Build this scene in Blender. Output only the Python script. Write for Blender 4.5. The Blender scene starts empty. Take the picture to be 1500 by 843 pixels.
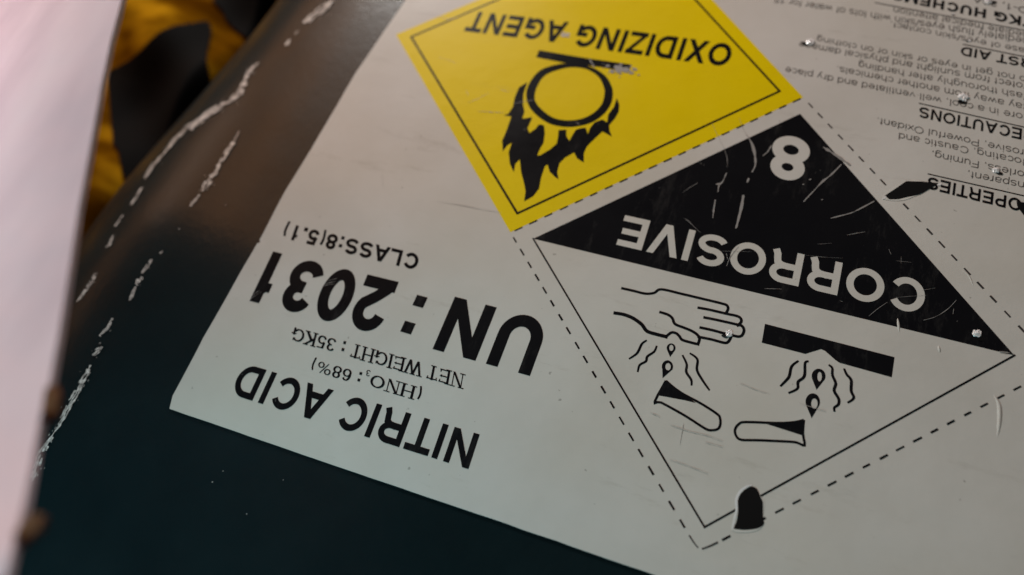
import bpy, bmesh, math, random
from mathutils import Vector, Matrix, noise
from mathutils.geometry import tessellate_polygon
random.seed(7)
U = 0.05            # metres for one half-diagonal of the corrosive diamond
ZL = 5.2 * U        # height of the label face above the floor
scene = bpy.context.scene
col = scene.collection

# ---------------------------------------------------------------- camera, world, lamps, exposure
cam_data = bpy.data.cameras.new('camera')
cam = bpy.data.objects.new('camera', cam_data); col.objects.link(cam)
CAM_R = [[-0.935978, -0.331009, -0.119912], [-0.240687, 0.850199, -0.468222], [0.256934, -0.409384, -0.875437]]
CAM_L = [0.14765, 1.64269, 2.96121]
CAM_POS = Vector((CAM_L[0] * U, CAM_L[1] * U, CAM_L[2] * U + ZL))
r0, r1, r2 = (Vector(r) for r in CAM_R)
m = Matrix((r0, -r1, -r2)).transposed().to_4x4(); m.translation = CAM_POS
cam.matrix_world = m
cam_data.sensor_fit = 'HORIZONTAL'; cam_data.sensor_width = 36.0; cam_data.lens = 26.771
cam_data.clip_start = 0.005; cam_data.clip_end = 60.0
cam_data.dof.use_dof = True; cam_data.dof.focus_distance = 3.15 * U; cam_data.dof.aperture_fstop = 7.6
scene.camera = cam

world = bpy.data.worlds.new('World'); scene.world = world; world.use_nodes = True
bg = world.node_tree.nodes['Background']
bg.inputs[0].default_value = (0.86, 0.76, 0.68, 1); bg.inputs[1].default_value = 0.022

def area(name, label_dir, dist, size, power, color, aim=(0.8, 0.0, 0.0), size_y=None, spread=180):
    d = Vector(label_dir).normalized()
    t = Vector((aim[0] * U, aim[1] * U, ZL + aim[2] * U))
    L = bpy.data.lights.new(name, 'AREA'); L.energy = power; L.color = color
    L.shape = 'RECTANGLE'; L.size = size; L.size_y = size_y or size; L.spread = math.radians(spread)
    o = bpy.data.objects.new(name, L); col.objects.link(o)
    o.location = t + d * dist
    o.rotation_euler = (-d).to_track_quat('-Z', 'Y').to_euler()
    return o
# added fill lights, sources unseen: low strip, two warm panels, sheet fill, cool fill
def strip(name, a, b, width, power, color, aim, shape='RECTANGLE'):
    A, B, T = (Vector((p[0] * U, p[1] * U, ZL + p[2] * U)) for p in (a, b, aim))
    L = bpy.data.lights.new(name, 'AREA'); L.energy = power; L.color = color
    L.shape = shape; L.size = (B - A).length; L.size_y = width
    o = bpy.data.objects.new(name, L); col.objects.link(o)
    x = (B - A).normalized(); mid = (A + B) / 2; z = (mid - T).normalized(); z = (z - x * z.dot(x)).normalized(); y = z.cross(x)
    mm = Matrix((x, y, z)).transposed().to_4x4(); mm.translation = mid; o.matrix_world = mm
    return o
def lamp(name, pos, size, power, color, aim):
    P, T = (Vector((p[0] * U, p[1] * U, ZL + p[2] * U)) for p in (pos, aim))
    return area(name, P - T, (P - T).length, size, power, color, aim=aim)
strip('low_strip_fill', (13, -6.0, 3.4), (13, 1.5, 3.4), .03, .05, (1.0, .90, .82), (1.5, -.5, 0))  # added low strip lamp, no opening known there
strip('warm_fill_low', (17, -19, 7.5), (17, 2.0, 7.5), .52, 1.6, (1.0, .41, .14), (2.8, -.3, 0))  # added glowing panel for the brown reflection on the shoulder
strip('warm_fill', (15.5, -20, 16), (15.5, 1.5, 16), .40, 1.75, (1.0, .41, .14), (2.4, -.3, 0))  # added glowing panel for the brown haze on the drum's flat face
lamp('key_lamp', (6.2, -8.2, 3.7), .11, 2.35, (1.0, .965, .92), (1.2, 0, 0))
lamp('sheet_fill', (3.2, 1.2, 6.0), .05, .024, (1.0, .86, .95), (3.9, 1.2, .8)).data.spread = math.radians(42)  # added only to brighten the pale sheet
lamp('cool_fill', (4.2, 6.6, 2.9), .12, .72, (.50, .95, 1.0), (1.5, .5, 0))  # added cool fill for the lower left of the label, source unseen

scene.view_settings.view_transform = 'Standard'; scene.view_settings.look = 'None'
scene.view_settings.exposure = 0.0; scene.view_settings.gamma = 1.0
scene.view_settings.use_curve_mapping = False
scene.cycles.max_bounces = 6

# ---------------------------------------------------------------- materials
def mat(name, color, rough=0.5, spec=0.5, coat=0.0, coat_rough=0.2):
    M = bpy.data.materials.new(name); M.use_nodes = True
    b = M.node_tree.nodes['Principled BSDF']
    b.inputs['Base Color'].default_value = (*color, 1); b.inputs['Roughness'].default_value = rough
    b.inputs['Specular IOR Level'].default_value = spec
    b.inputs['Coat Weight'].default_value = coat; b.inputs['Coat Roughness'].default_value = coat_rough
    return M
def node(M, kind, **kw):
    n = M.node_tree.nodes.new(kind)
    for k, v in kw.items():
        if k in n.inputs: n.inputs[k].default_value = v
        else: setattr(n, k, v)
    return n
def link(M, a, b): M.node_tree.links.new(a, b)
def coords(M): return node(M, 'ShaderNodeTexCoord').outputs['Object']
def noise_tex(M, vec, scale, detail=4, rough=.55, stretch=None):
    if stretch:
        mp = node(M, 'ShaderNodeMapping'); mp.inputs['Scale'].default_value = stretch
        link(M, vec, mp.inputs['Vector']); vec = mp.outputs[0]
    n = node(M, 'ShaderNodeTexNoise', Scale=scale, Detail=detail, Roughness=rough)
    link(M, vec, n.inputs['Vector']); return n.outputs['Fac']
def ramp(M, fac, stops):
    r = node(M, 'ShaderNodeValToRGB'); e = r.color_ramp.elements
    while len(e) > 1: e.remove(e[-1])
    e[0].position, e[0].color = stops[0][0], (*stops[0][1], 1)
    for p, c in stops[1:]:
        q = e.new(p); q.color = (*c, 1)
    link(M, fac, r.inputs[0]); return r.outputs[0]
def bump(M, fac, strength, dist):
    b = node(M, 'ShaderNodeBump', Strength=strength, Distance=dist)
    link(M, fac, b.inputs['Height'])
    link(M, b.outputs[0], M.node_tree.nodes['Principled BSDF'].inputs['Normal'])
    return b
def base(M): return M.node_tree.nodes['Principled BSDF'].inputs['Base Color']
def rough(M): return M.node_tree.nodes['Principled BSDF'].inputs['Roughness']
def mixc(M, fac, a, b, mode='MIX'):
    n = node(M, 'ShaderNodeMix', data_type='RGBA', blend_type=mode)
    for s, v in ((n.inputs[0], fac), (n.inputs[6], a), (n.inputs[7], b)):
        if isinstance(v, (tuple, float, int)): s.default_value = (*v, 1) if isinstance(v, tuple) else v
        else: link(M, v, s)
    return n.outputs[2]

PLASTIC = mat('drum_plastic', (0.006, 0.011, 0.013), 0.34, 0.08, .5, .20)
v = coords(PLASTIC)
link(PLASTIC, ramp(PLASTIC, noise_tex(PLASTIC, v, 55, 5), [(.3, (.003, .0105, .0135)), (.7, (.005, .015, .0185))]), base(PLASTIC))
link(PLASTIC, ramp(PLASTIC, noise_tex(PLASTIC, v, 90, 6), [(.3, (.38,) * 3), (.7, (.48,) * 3)]), rough(PLASTIC))
bn = bump(PLASTIC, noise_tex(PLASTIC, v, 480, 6, .66, (1, .7, 1)), .6, .00013)
link(PLASTIC, bn.outputs[0], PLASTIC.node_tree.nodes['Principled BSDF'].inputs['Coat Normal'])

def paper_like(name, c0, c1, r0_, r1_, dirt=0.0):
    M = mat(name, c0, .45, .06)
    v = coords(M)
    tone = ramp(M, noise_tex(M, v, 26, 5, .6), [(.32, c0), (.68, c1)])
    if dirt:
        sp = ramp(M, noise_tex(M, v, 620, 2, .5), [(.0, (0,) * 3), (.745, (0,) * 3), (.79, (.8,) * 3)])
        tone = mixc(M, sp, tone, tuple(.55 * k for k in c0))
        st = ramp(M, noise_tex(M, v, 30, 6, .75, (1.0, 4.5, 1)), [(.60, (0,) * 3), (.78, (dirt,) * 3)])
        tone = mixc(M, st, tone, (.30, .27, .23))
        ye = ramp(M, noise_tex(M, v, 11, 4, .6), [(.45, (0,) * 3), (.75, (dirt * .9,) * 3)])
        tone = mixc(M, ye, tone, tuple(a * b for a, b in zip(c0, (.93, .84, .68))))
    else:
        fl = ramp(M, noise_tex(M, v, 480, 3, .6), [(.0, (0,) * 3), (.725, (0,) * 3), (.76, (.7,) * 3)])
        tone = mixc(M, fl, tone, (.16, .155, .15))
        rb = ramp(M, noise_tex(M, v, 40, 7, .8, (3.5, 1, 1)), [(.55, (0,) * 3), (.85, (.22,) * 3)])
        tone = mixc(M, rb, tone, (.20, .19, .185))
    link(M, tone, base(M))
    link(M, ramp(M, noise_tex(M, v, 60, 5, .6), [(.3, (r0_,) * 3), (.7, (r1_,) * 3)]), rough(M))
    bump(M, noise_tex(M, v, 75, 6, .6), .14, .0008)
    return M
PAPER = paper_like('label_film', (.60, .585, .56), (.68, .67, .655), .32, .50, .42)
INK = paper_like('black_ink', (.006, .006, .008), (.009, .009, .011), .26, .36)
YELLOW = paper_like('yellow_ink', (.82, .63, .001), (.88, .69, .001), .34, .48, .16)
SCRATCH = mat('scratched_film', (.30, .29, .29), .5)
SCUFF = mat('grey_scuff', (.49, .47, .455), .5)
SMALL = mat('small_print_ink', (.085, .080, .080), .5, .2)
FOIL = mat('punctured_film', (.85, .85, .88), .18, .8); 
HOLE = mat('bare_plastic', (.006, .006, .007), .45, .25)
DASH = mat('worn_ink', (.035, .033, .035), .5)

# ---------------------------------------------------------------- object helpers
def mesh_obj(name, verts, faces, material, parent=None, smooth=False, **props):
    me = bpy.data.meshes.new(name); me.from_pydata([tuple(v) for v in verts], [], faces); me.update()
    if smooth:
        for p in me.polygons: p.use_smooth = True
    me.materials.append(material)
    o = bpy.data.objects.new(name, me); col.objects.link(o); o.parent = parent
    for k, val in props.items(): o[k] = val
    return o
def empty(name, loc, **props):
    o = bpy.data.objects.new(name, None); col.objects.link(o); o.location = loc; o.empty_display_size = .02
    for k, val in props.items(): o[k] = val
    return o

class Print:
    """flat shapes lying on the label; every piece sits a hair above the one before it"""
    def __init__(self, level=1): self.v, self.f, self.z = [], [], level * 1.2e-5
    def lift(self): self.z += 2e-7
    def poly(self, pts, z=None):
        z = self.z if z is None else z
        tri = tessellate_polygon([[Vector((x, y, 0)) for x, y in pts]])
        b = len(self.v); self.v += [(x * U, y * U, ZL + z) for x, y in pts]
        a = 0
        for t in tri:
            p, q, r = (pts[i] for i in t)
            cr = (q[0] - p[0]) * (r[1] - p[1]) - (q[1] - p[1]) * (r[0] - p[0])
            if abs(cr) < 1e-12: continue
            self.f.append(tuple(b + i for i in (t if cr > 0 else t[::-1])))
        self.lift()
    def loop(self, outer, inner):
        b = len(self.v); n, m_ = len(outer), len(inner)
        pts = [list(map(lambda p: Vector((p[0], p[1], 0)), outer)), list(map(lambda p: Vector((p[0], p[1], 0)), inner))]
        allp = outer + inner
        self.v += [(x * U, y * U, ZL + self.z) for x, y in allp]
        for t in tessellate_polygon(pts):
            p, q, r = (allp[i] for i in t)
            cr = (q[0] - p[0]) * (r[1] - p[1]) - (q[1] - p[1]) * (r[0] - p[0])
            self.f.append(tuple(b + i for i in (t if cr > 0 else t[::-1])))
        self.lift()
    def ribbon(self, pts, w, cap='', contrast=0.0, closed=False, taper=None, xf=None):
        P = [Vector(p) for p in pts]
        if closed and (P[0] - P[-1]).length < 1e-6: P.pop()
        n = len(P)
        ws = [w * .5] * n
        if cap == 's' and not closed:
            P[0] = P[0] + (P[0] - P[1]).normalized() * w * .5
            P[-1] = P[-1] + (P[-1] - P[-2]).normalized() * w * .5
        L, R = [], []
        for i in range(n):
            a = P[i - 1] if (i or closed) else P[i]; c_ = P[(i + 1) % n] if (i < n - 1 or closed) else P[i]
            d1 = (P[i] - a); d2 = (c_ - P[i])
            if d1.length < 1e-9: d1 = d2
            if d2.length < 1e-9: d2 = d1
            d1 = d1.normalized(); d2 = d2.normalized()
            d = (d1 + d2); d = d.normalized() if d.length > 1e-6 else d1
            mit = 1 / max(.55, abs(d.dot(d1)))
            hw = ws[i] * mit
            if contrast: hw *= 1 - contrast * (1 - abs(d.y))
            if taper: hw *= taper(i / max(1, n - 1))
            nn = Vector((-d.y, d.x)) * hw
            L.append(P[i] + nn); R.append(P[i] - nn)
        b = len(self.v)
        T = xf or (lambda p: p)
        for q in L + R:
            x, y = T(q); self.v.append((x * U, y * U, ZL + self.z))
        for i in range(n if closed else n - 1):
            j = (i + 1) % n
            self.f.append((b + i, b + n + i, b + n + j, b + j))
        self.lift()
    def build(self, name, material, parent, **props):
        o = mesh_obj(name, self.v, self.f, material, parent, **props)
        bm = bmesh.new(); bm.from_mesh(o.data)
        for f in bm.faces:
            f.normal_update()
            if f.normal.z < 0: f.normal_flip()
        bm.to_mesh(o.data); bm.free()
        return o

# ---------------------------------------------------------------- lettering
# Stroke letters: advance, left and right edge (1/718 cap height), then strokes.
def arc(cx, cy, rx, ry, a0, a1, n=0):
    n = n or max(5, int(abs(a1 - a0) / 11))
    return [(cx + rx * math.cos(math.radians(a0 + (a1 - a0) * i / n)),
             cy + ry * math.sin(math.radians(a0 + (a1 - a0) * i / n))) for i in range(n + 1)]
def S(pts, cap='s', w=1.0): return ('s', pts, cap, w)
def Pg(f): return ('p', f)
FB = {  # bold advances and edges
 'A': (722, 20, 702), 'C': (722, 44, 684), 'D': (722, 76, 685), 'E': (667, 76, 621), 'F': (611, 76, 587), 'G': (778, 44, 713),
 'H': (722, 71, 651), 'I': (278, 64, 214), 'K': (722, 87, 722), 'L': (611, 76, 583), 'M': (833, 69, 765), 'N': (722, 69, 654),
 'O': (778, 44, 734), 'P': (667, 76, 627), 'R': (722, 76, 677), 'S': (667, 39, 629), 'T': (611, 14, 598), 'U': (722, 72, 651),
 'V': (667, 19, 648), 'W': (944, 6, 938), 'X': (667, 14, 653), 'Y': (667, 15, 653), 'Z': (611, 25, 586), '0': (556, 32, 524),
 '1': (556, 69, 378), '2': (556, 26, 511), '3': (556, 27, 516), '5': (556, 27, 516), '6': (556, 31, 520), '8': (556, 32, 524),
 ':': (333, 92, 242), '.': (278, 64, 214), ',': (278, 64, 214), '(': (333, 35, 314), ')': (333, 19, 298), ' ': (278, 0, 278),
 '-': (333, 27, 306), '%': (889, 28, 861), '/': (278, -10, 288)}
FR = dict(FB)
FR.update({'a': (556, 36, 510), 'b': (556, 58, 517), 'c': (500, 30, 477), 'd': (556, 35, 499), 'e': (556, 40, 516), 'f': (278, 14, 262),
 'g': (556, 40, 499), 'h': (556, 65, 491), 'i': (222, 67, 155), 'k': (500, 67, 501), 'l': (222, 67, 155), 'm': (833, 65, 769),
 'n': (556, 65, 491), 'o': (556, 35, 521), 'p': (556, 58, 517), 'r': (333, 77, 332), 's': (500, 32, 464), 't': (278, 14, 257),
 'u': (556, 68, 489), 'v': (500, 8, 492), 'w': (722, 14, 709), 'x': (500, 11, 490), 'y': (500, 11, 489)})
def bez_s():
    return arc(.5, .75, .46, .25, 22, 265) + arc(.5, .255, .5, .255, 85, -158)
XH = .73
def glyph(ch):
    v = [(0, 0), (0, 1)]
    G = {
     'E': [S(v), S([(0, 0), (1, 0)]), S([(0, 1), (.97, 1)]), S([(0, .52), (.9, .52)])],
     'F': [S(v), S([(0, 1), (1, 1)]), S([(0, .5), (.88, .5)])],
     'H': [S(v), S([(1, 0), (1, 1)]), S([(0, .52), (1, .52)], '')],
     'I': [S([(.5, 0), (.5, 1)])], 'L': [S(v), S([(0, 0), (1, 0)])],
     'T': [S([(.5, 0), (.5, 1)]), S([(0, 1), (1, 1)])],
     'U': [S([(0, 1), (0, .45)] + arc(.5, .4, .5, .4, 180, 360, 18) + [(1, .45), (1, 1)])],
     'O': [S(arc(.5, .5, .5, .5, 0, 360, 40), 'c')], '0': [S(arc(.5, .5, .5, .5, 0, 360, 40), 'c')],
     'C': [S(arc(.5, .5, .5, .5, 33, 327, 30), '')],
     'G': [S(arc(.5, .5, .5, .5, 38, 322, 30), ''), S([(1, .42), (1, 0)]), S([(.6, .42), (1, .42)])],
     'D': [S(v), S([(0, 1), (.42, 1)] + arc(.45, .5, .55, .5, 90, -90, 20) + [(.42, 0), (0, 0)], '')],
     'P': [S(v), S([(0, 1), (.55, 1)] + arc(.6, .72, .4, .28, 90, -90, 14) + [(.55, .44), (0, .44)], '')],
     'R': [S(v), S([(0, 1), (.55, 1)] + arc(.58, .735, .4, .265, 90, -90, 14) + [(.55, .47), (0, .47)], ''),
           S([(.5, .47), (.7, .45), (.86, .36), (.9, .2), (.92, .07), (.96, 0)])],
     'S': [S(bez_s(), '')], '8': [S(arc(.5, .765, .43, .235, 0, 360, 28), 'c'), S(arc(.5, .265, .5, .265, 0, 360, 32), 'c')],
     '2': [S(arc(.5, .7, .5, .3, 172, -38, 18) + [(.5, .33), (.12, .1), (.02, 0)], ''), S([(0, 0), (1, 0)])],
     '3': [S(arc(.48, .76, .44, .24, 165, -80, 16) + [(.36, .53)], ''), S([(.36, .53)] + arc(.48, .265, .52, .265, 84, -165, 18), '')],
     '5': [S([(.9, 1), (.2, 1)]), S([(.2, 1), (.08, .5)], ''), S(arc(.48, .31, .52, .31, 145, -165, 20), '')],
     '6': [S(arc(.5, .31, .5, .31, 0, 360, 28), 'c'), S(arc(.5, .5, .5, .5, 40, 200, 16), '')],
     '1': [S([(1, 0), (1, 1)]), S([(.05, .74), (.95, .74)], '', .8), S([(.55, .74), (.85, .84), (1, .98)], '', .8)],
     ':': [Pg(lambda W, t: [(0, 0), (W, 0), (W, W), (0, W)]), Pg(lambda W, t: [(0, .73 - W), (W, .73 - W), (W, .73), (0, .73)])],
     '.': [Pg(lambda W, t: [(W / 2 - t * .6, 0), (W / 2 + t * .6, 0), (W / 2 + t * .6, t * 1.2), (W / 2 - t * .6, t * 1.2)])],
     ',': [Pg(lambda W, t: [(W / 2 - t * .6, 0), (W / 2 - t * .3, -t * 1.6), (W / 2 + t * .6, 0), (W / 2 + t * .6, t * 1.2), (W / 2 - t * .6, t * 1.2)])],
     '(': [S(arc(1.1, .4, 1.05, .68, 128, 232), '', .75)], ')': [S(arc(-.1, .4, 1.05, .68, 52, -52), '', .75)],
     '-': [S([(0, .33), (1, .33)])], '/': [S([(0, 0), (1, 1)])],
     '%': [S(arc(.2, .75, .2, .24, 0, 360, 18), 'c', .7), S(arc(.8, .25, .2, .24, 0, 360, 18), 'c', .7), S([(.25, 0), (.75, 1)], '', .5)],
     'N': [S(v), S([(1, 0), (1, 1)]), Pg(lambda W, t: [(0, 1), (t * 1.08, 1), (W, 0), (W - t * 1.08, 0)])],
     'A': [Pg(lambda W, t: [(0, 0), (t * 1.05, 0), (W / 2 + t * .55, 1), (W / 2 - t * .58, 1)]),
           Pg(lambda W, t: [(W - t * 1.05, 0), (W, 0), (W / 2 + t * .58, 1), (W / 2 - t * .55, 1)]), S([(.2, .26), (.8, .26)], '')],
     'V': [Pg(lambda W, t: [(0, 1), (t * 1.05, 1), (W / 2 + t * .55, 0), (W / 2 - t * .55, 0)]),
           Pg(lambda W, t: [(W - t * 1.05, 1), (W, 1), (W / 2 + t * .55, 0), (W / 2 - t * .55, 0)])],
     'X': [Pg(lambda W, t: [(0, 0), (t * 1.2, 0), (W, 1), (W - t * 1.2, 1)]), Pg(lambda W, t: [(0, 1), (t * 1.2, 1), (W, 0), (W - t * 1.2, 0)])],
     'Z': [S([(0, 0), (1, 0)]), S([(0, 1), (1, 1)]), Pg(lambda W, t: [(0, t * .6), (t * .9, t * .4), (W, 1 - t * .6), (W - t * .9, 1 - t * .4)])],
     'K': [S(v), Pg(lambda W, t: [(t * .5, .34), (t * .5, .34 + t * 1.3), (W - t * 1.25, 1), (W - .02, 1)]), Pg(lambda W, t: [(W - t * 1.25, 0), (W, 0), (W * .45, .66), (W * .45 - t * .9, .5)])],
     'M': [S(v), S([(1, 0), (1, 1)]), Pg(lambda W, t: [(0, 1), (t * 1.1, 1), (W / 2 + t * .4, 0), (W / 2 - t * .4, 0)]), Pg(lambda W, t: [(W, 1), (W - t * 1.1, 1), (W / 2 - t * .4, 0), (W / 2 + t * .4, 0)])],
     'Y': [S([(.5, 0), (.5, .5)]), S([(.5, .42), (0, 1)]), S([(.5, .42), (1, 1)])],
     'W': [Pg(lambda W, t, a=a, b=b: [(a * W - t * .5, 1), (a * W + t * .5, 1), (b * W + t * .5, 0), (b * W - t * .5, 0)]) for a, b in ((.07, .27), (.5, .27), (.5, .73), (.93, .73))],
    }
    k = XH
    def Y(p): return [(x, y * k) for x, y in p]
    L = {
     'o': [S(Y(arc(.5, .5, .5, .5, 0, 360, 22)), 'c')], 'c': [S(Y(arc(.5, .5, .5, .5, 38, 322, 18)), '')],
     'e': [S(Y(arc(.5, .5, .5, .5, 0, 318, 20)), ''), S(Y([(0, .5), (1, .5)]), '')],
     'a': [S(Y(arc(.47, .28, .46, .28, 0, 360, 16)), 'c'), S(Y(arc(.5, .7, .45, .3, 165, 0, 10) + [(.95, .3), (.97, 0)]), '')],
     'b': [S([(0, 0), (0, 1)]), S(Y(arc(.5, .5, .5, .5, 0, 360, 20)), 'c')], 'd': [S([(1, 0), (1, 1)]), S(Y(arc(.5, .5, .5, .5, 0, 360, 20)), 'c')],
     'p': [S([(0, -.26), (0, .7)]), S(Y(arc(.5, .5, .5, .5, 0, 360, 20)), 'c')],
     'g': [S(Y(arc(.5, .5, .5, .5, 0, 360, 20)), 'c'), S([(1, .7), (1, -.05)] + arc(.5, -.06, .5, .2, 0, -150, 10), '')],
     'h': [S([(0, 0), (0, 1)]), S(Y(arc(.5, .62, .5, .38, 180, 0, 12) + [(1, 0)]))], 'n': [S([(0, 0), (0, .7)]), S(Y(arc(.5, .62, .5, .38, 180, 0, 12) + [(1, 0)]))],
     'm': [S([(0, 0), (0, .7)]), S(Y(arc(.25, .66, .25, .34, 180, 0, 10) + [(.5, 0)])), S(Y(arc(.75, .66, .25, .34, 180, 0, 10) + [(1, 0)]))],
     'u': [S([(1, 0), (1, .7)]), S(Y([(0, 1)] + arc(.5, .38, .5, .38, 180, 360, 12)))], 'r': [S([(0, 0), (0, .7)]), S(Y(arc(.9, .5, .9, .5, 180, 85, 8)), '')],
     'i': [S([(.5, 0), (.5, .68)]), S([(.5, .96), (.5, .99)])], 'l': [S([(.5, 0), (.5, 1)])],
     'f': [S([(.42, 0), (.42, .8)] + arc(.85, .82, .43, .18, 180, 90, 6), ''), S([(0, .68), (.95, .68)], '')],
     't': [S([(.45, .95), (.45, .15)] + arc(.85, .14, .4, .14, 180, 270, 6), ''), S([(0, .68), (1, .68)], '')],
     's': [S(Y(bez_s()), '')], 'k': [S([(0, 0), (0, 1)]), S([(0, .28), (.85, .7)]), S([(.35, .42), (.95, 0)])],
     'v': [S([(.05, .7), (.5, .02), (.95, .7)], '')], 'x': [S([(.05, .0), (.95, .7)]), S([(.05, .7), (.95, 0)])],
     'w': [S([(.02, .7), (.27, .02)], ''), S([(.27, .02), (.5, .68)], ''), S([(.5, .68), (.73, .02)], ''), S([(.73, .02), (.98, .7)], '')],
     'y': [S([(.05, .7), (.52, .02)], ''), S([(.95, .7), (.45, -.12), (.3, -.24), (.08, -.25)], '')],
    }
    return G.get(ch) or L.get(ch) or []
SERIF = {'N': [(0, 0), (0, 1), (1, 1)], 'E': [(0, 0), (0, 1)], 'T': [(.5, 0)], 'I': [(.5, 0), (.5, 1)], 'H': [(0, 0), (0, 1), (1, 0), (1, 1)], 'K': [(0, 0), (0, 1), (.9, 0), (.85, 1)],
         'W': [(.05, 1), (.5, 1), (.95, 1)], 'G': [(1, .42)]}
def advance(font, text, track):
    xs, x = [], 0.0
    for ch in text:
        a, l, r = font[ch]
        xs.append((x, x + l / 718, x + r / 718)); x += a / 718 + track
    return xs

def serif_glyph(ch):
    tick = lambda x, y0, y1: S([(x, y0), (x, y1)], '', .45)
    if ch == 'T': return glyph('T') + [tick(.0, .82, 1.02), tick(1, .82, 1.02)]
    if ch == 'E': return glyph('E') + [tick(1, 0, .2), tick(.97, .82, 1), tick(.85, .42, .62)]
    if ch == 'N': return [S([(0, 0), (0, 1)], 's', .4), S([(1, 0), (1, 1)], 's', .4), glyph('N')[2]]
    if ch == 'G': return glyph('G')[:2] + [tick(.93, .78, 1.02)]
    return glyph(ch)
def set_line(pr, spec):
    text, font, wt, track, kind, ink, M = spec
    F = FB if font == 'B' else FR
    def xf(p): return (p[0] * M[0] + p[1] * M[2] + M[4], p[0] * M[1] + p[1] * M[3] + M[5])
    for ch, (x0, xl, xr) in zip(text, advance(F, text, track)):
        W = xr - xl; t = wt
        for g in (serif_glyph(ch) if kind == 'serif' else glyph(ch)):
            if g[0] == 'p':
                pr.poly([xf((xl + x, y)) for x, y in g[1](W, t)])
            else:
                _, pts, cap, w = g
                q = [(xl + t / 2 + x * (W - t), (t / 2 + y * (1 - t)) if y >= 0 else y) for x, y in pts]
                pr.ribbon(q, t * w, '' if cap == 'c' else cap, .55 if kind == 'serif' else 0.0, cap == 'c', None, xf)
        if kind == 'serif':
            for sx, sy in SERIF.get(ch, []):
                cx = xl + t / 2 + sx * (W - t); cy = .022 if sy == 0 else (.978 if sy == 1 else sy)
                pr.ribbon([(cx - t * 1.25, cy), (cx + t * 1.25, cy)], .06, '', 0, False, None, xf)

# ---------------------------------------------------------------- measured print, in half-diagonals of the corrosive diamond
TEXT = [["NITRIC ACID","B",0.19,0.0,"sans","ink",[0.13513,0.00138,-0.00637,0.14587,0.90585,0.92968]],["UN","B",0.215,0.0,"sans","ink",[0.24471,0.00231,0.0013,0.26383,0.77929,0.36749]],[":","B",0.2,0.0,"sans","ink",[0.24878,-0.00237,0.00338,0.25897,1.3348,0.41078]],["2031","B",0.215,0.0,"sans","ink",[0.23476,0.00499,-0.01742,0.26946,1.51851,0.37285]],["CLASS:8(5.1)","B",0.2,0.0,"sans","ink",[0.08195,0.00132,-0.01394,0.08206,1.48152,0.21206]],["NET WEIGHT : 35KG","B",0.168,0.0,"serif","ink",[0.06121,0.00089,-0.01301,0.06275,1.06857,0.70517]],["(HNO","B",0.168,0.0,"serif","ink",[0.06965,0.00043,-0.00893,0.0569,1.21552,0.8161]],[": 68%)","B",0.168,0.0,"serif","ink",[0.06099,0.0011,-0.0087,0.05699,1.49517,0.82578]],["3","B",0.17,0.0,"serif","ink",[0.02874,0.00091,-0.00671,0.02903,1.46956,0.80593]],["CORROSIVE","B",0.187,0.0,"sans","paper",[0.15595,0.00044,-0.0009,0.16196,-0.65496,-0.24207]],["8","B",0.2,0.0,"sans","paper",[0.24714,-0.00766,-0.00534,0.2545,-0.09696,-0.8615]],["OXIDIZING","B",0.195,0.0,"sans","ink",[0.11623,0.00403,0.00017,0.15773,0.37544,-1.38185]],["AGENT","B",0.195,0.0,"sans","ink",[0.11383,0.00602,-0.00413,0.15467,1.25547,-1.35544]],["PROPERTIES","B",0.18,0.0,"sans","ink",[0.05458,-0.00398,0.00065,0.06676,-1.08552,-0.74508]],["PRECAUTIONS","B",0.175,0.0,"sans","ink",[0.05399,-0.00369,-0.00029,0.06515,-1.06579,-1.1395]],["FIRST AID","B",0.185,0.0,"sans","ink",[0.05754,-0.00388,0.00141,0.05796,-1.05526,-1.57459]],["TKG HUCHEMS","B",0.215,0.0,"sans","ink",[0.06424,-0.0066,0.00041,0.06468,-0.97772,-1.85467]],["D-1, 30A","R",0.13,0.0,"sans","ink",[0.04547,-0.00591,0.00069,0.04238,-0.94304,-1.92647]],["Transparent,","R",0.09,0.0,"sans","ink",[0.04022,-0.001,0.0008,0.0394,-1.06736,-0.84535]],["Colorless, Fuming,","R",0.09,0.0,"sans","ink",[0.04036,-0.00217,-0.00051,0.0392,-1.06303,-0.90197]],["Suffocating, Caustic and","R",0.09,0.0,"sans","ink",[0.04089,-0.0017,-0.00231,0.03869,-1.0641,-0.97315]],["Corrosive, Powerful Oxidant.","R",0.09,0.0,"sans","ink",[0.04058,-0.00245,-0.00091,0.04016,-1.06235,-1.02269]],["Store in a cool, well ventilated and dry place","R",0.09,0.0,"sans","ink",[0.04132,-0.00204,-0.00257,0.04079,-1.00931,-1.23375]],["Stay away from another chemicals.","R",0.09,0.0,"sans","ink",[0.04077,-0.00239,-0.00263,0.04156,-1.00355,-1.29518]],["Wash thoroughly after handling","R",0.09,0.0,"sans","ink",[0.04071,-0.00192,-0.00262,0.0401,-1.0016,-1.35988]],["Protect from sunlight and physical damage","R",0.09,0.0,"sans","ink",[0.0411,-0.00194,-0.00019,0.04184,-1.0037,-1.42173]],["Do not get in eyes or skin or on clothing","R",0.09,0.0,"sans","ink",[0.04082,-0.00248,-0.00157,0.03961,-0.99858,-1.46415]],["In case of eyes/skin contact,","R",0.09,0.0,"sans","ink",[0.04043,-0.00312,-0.00171,0.0394,-1.03403,-1.64409]],["immediately flush eyes/skin with lots of water for 15","R",0.09,0.0,"sans","ink",[0.04067,-0.00153,-0.00134,0.04729,-1.03297,-1.71616]],["immediate medical attention","R",0.09,0.0,"sans","ink",[0.04053,-0.00304,-0.00012,0.0419,-1.03149,-1.75125]]]
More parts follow.
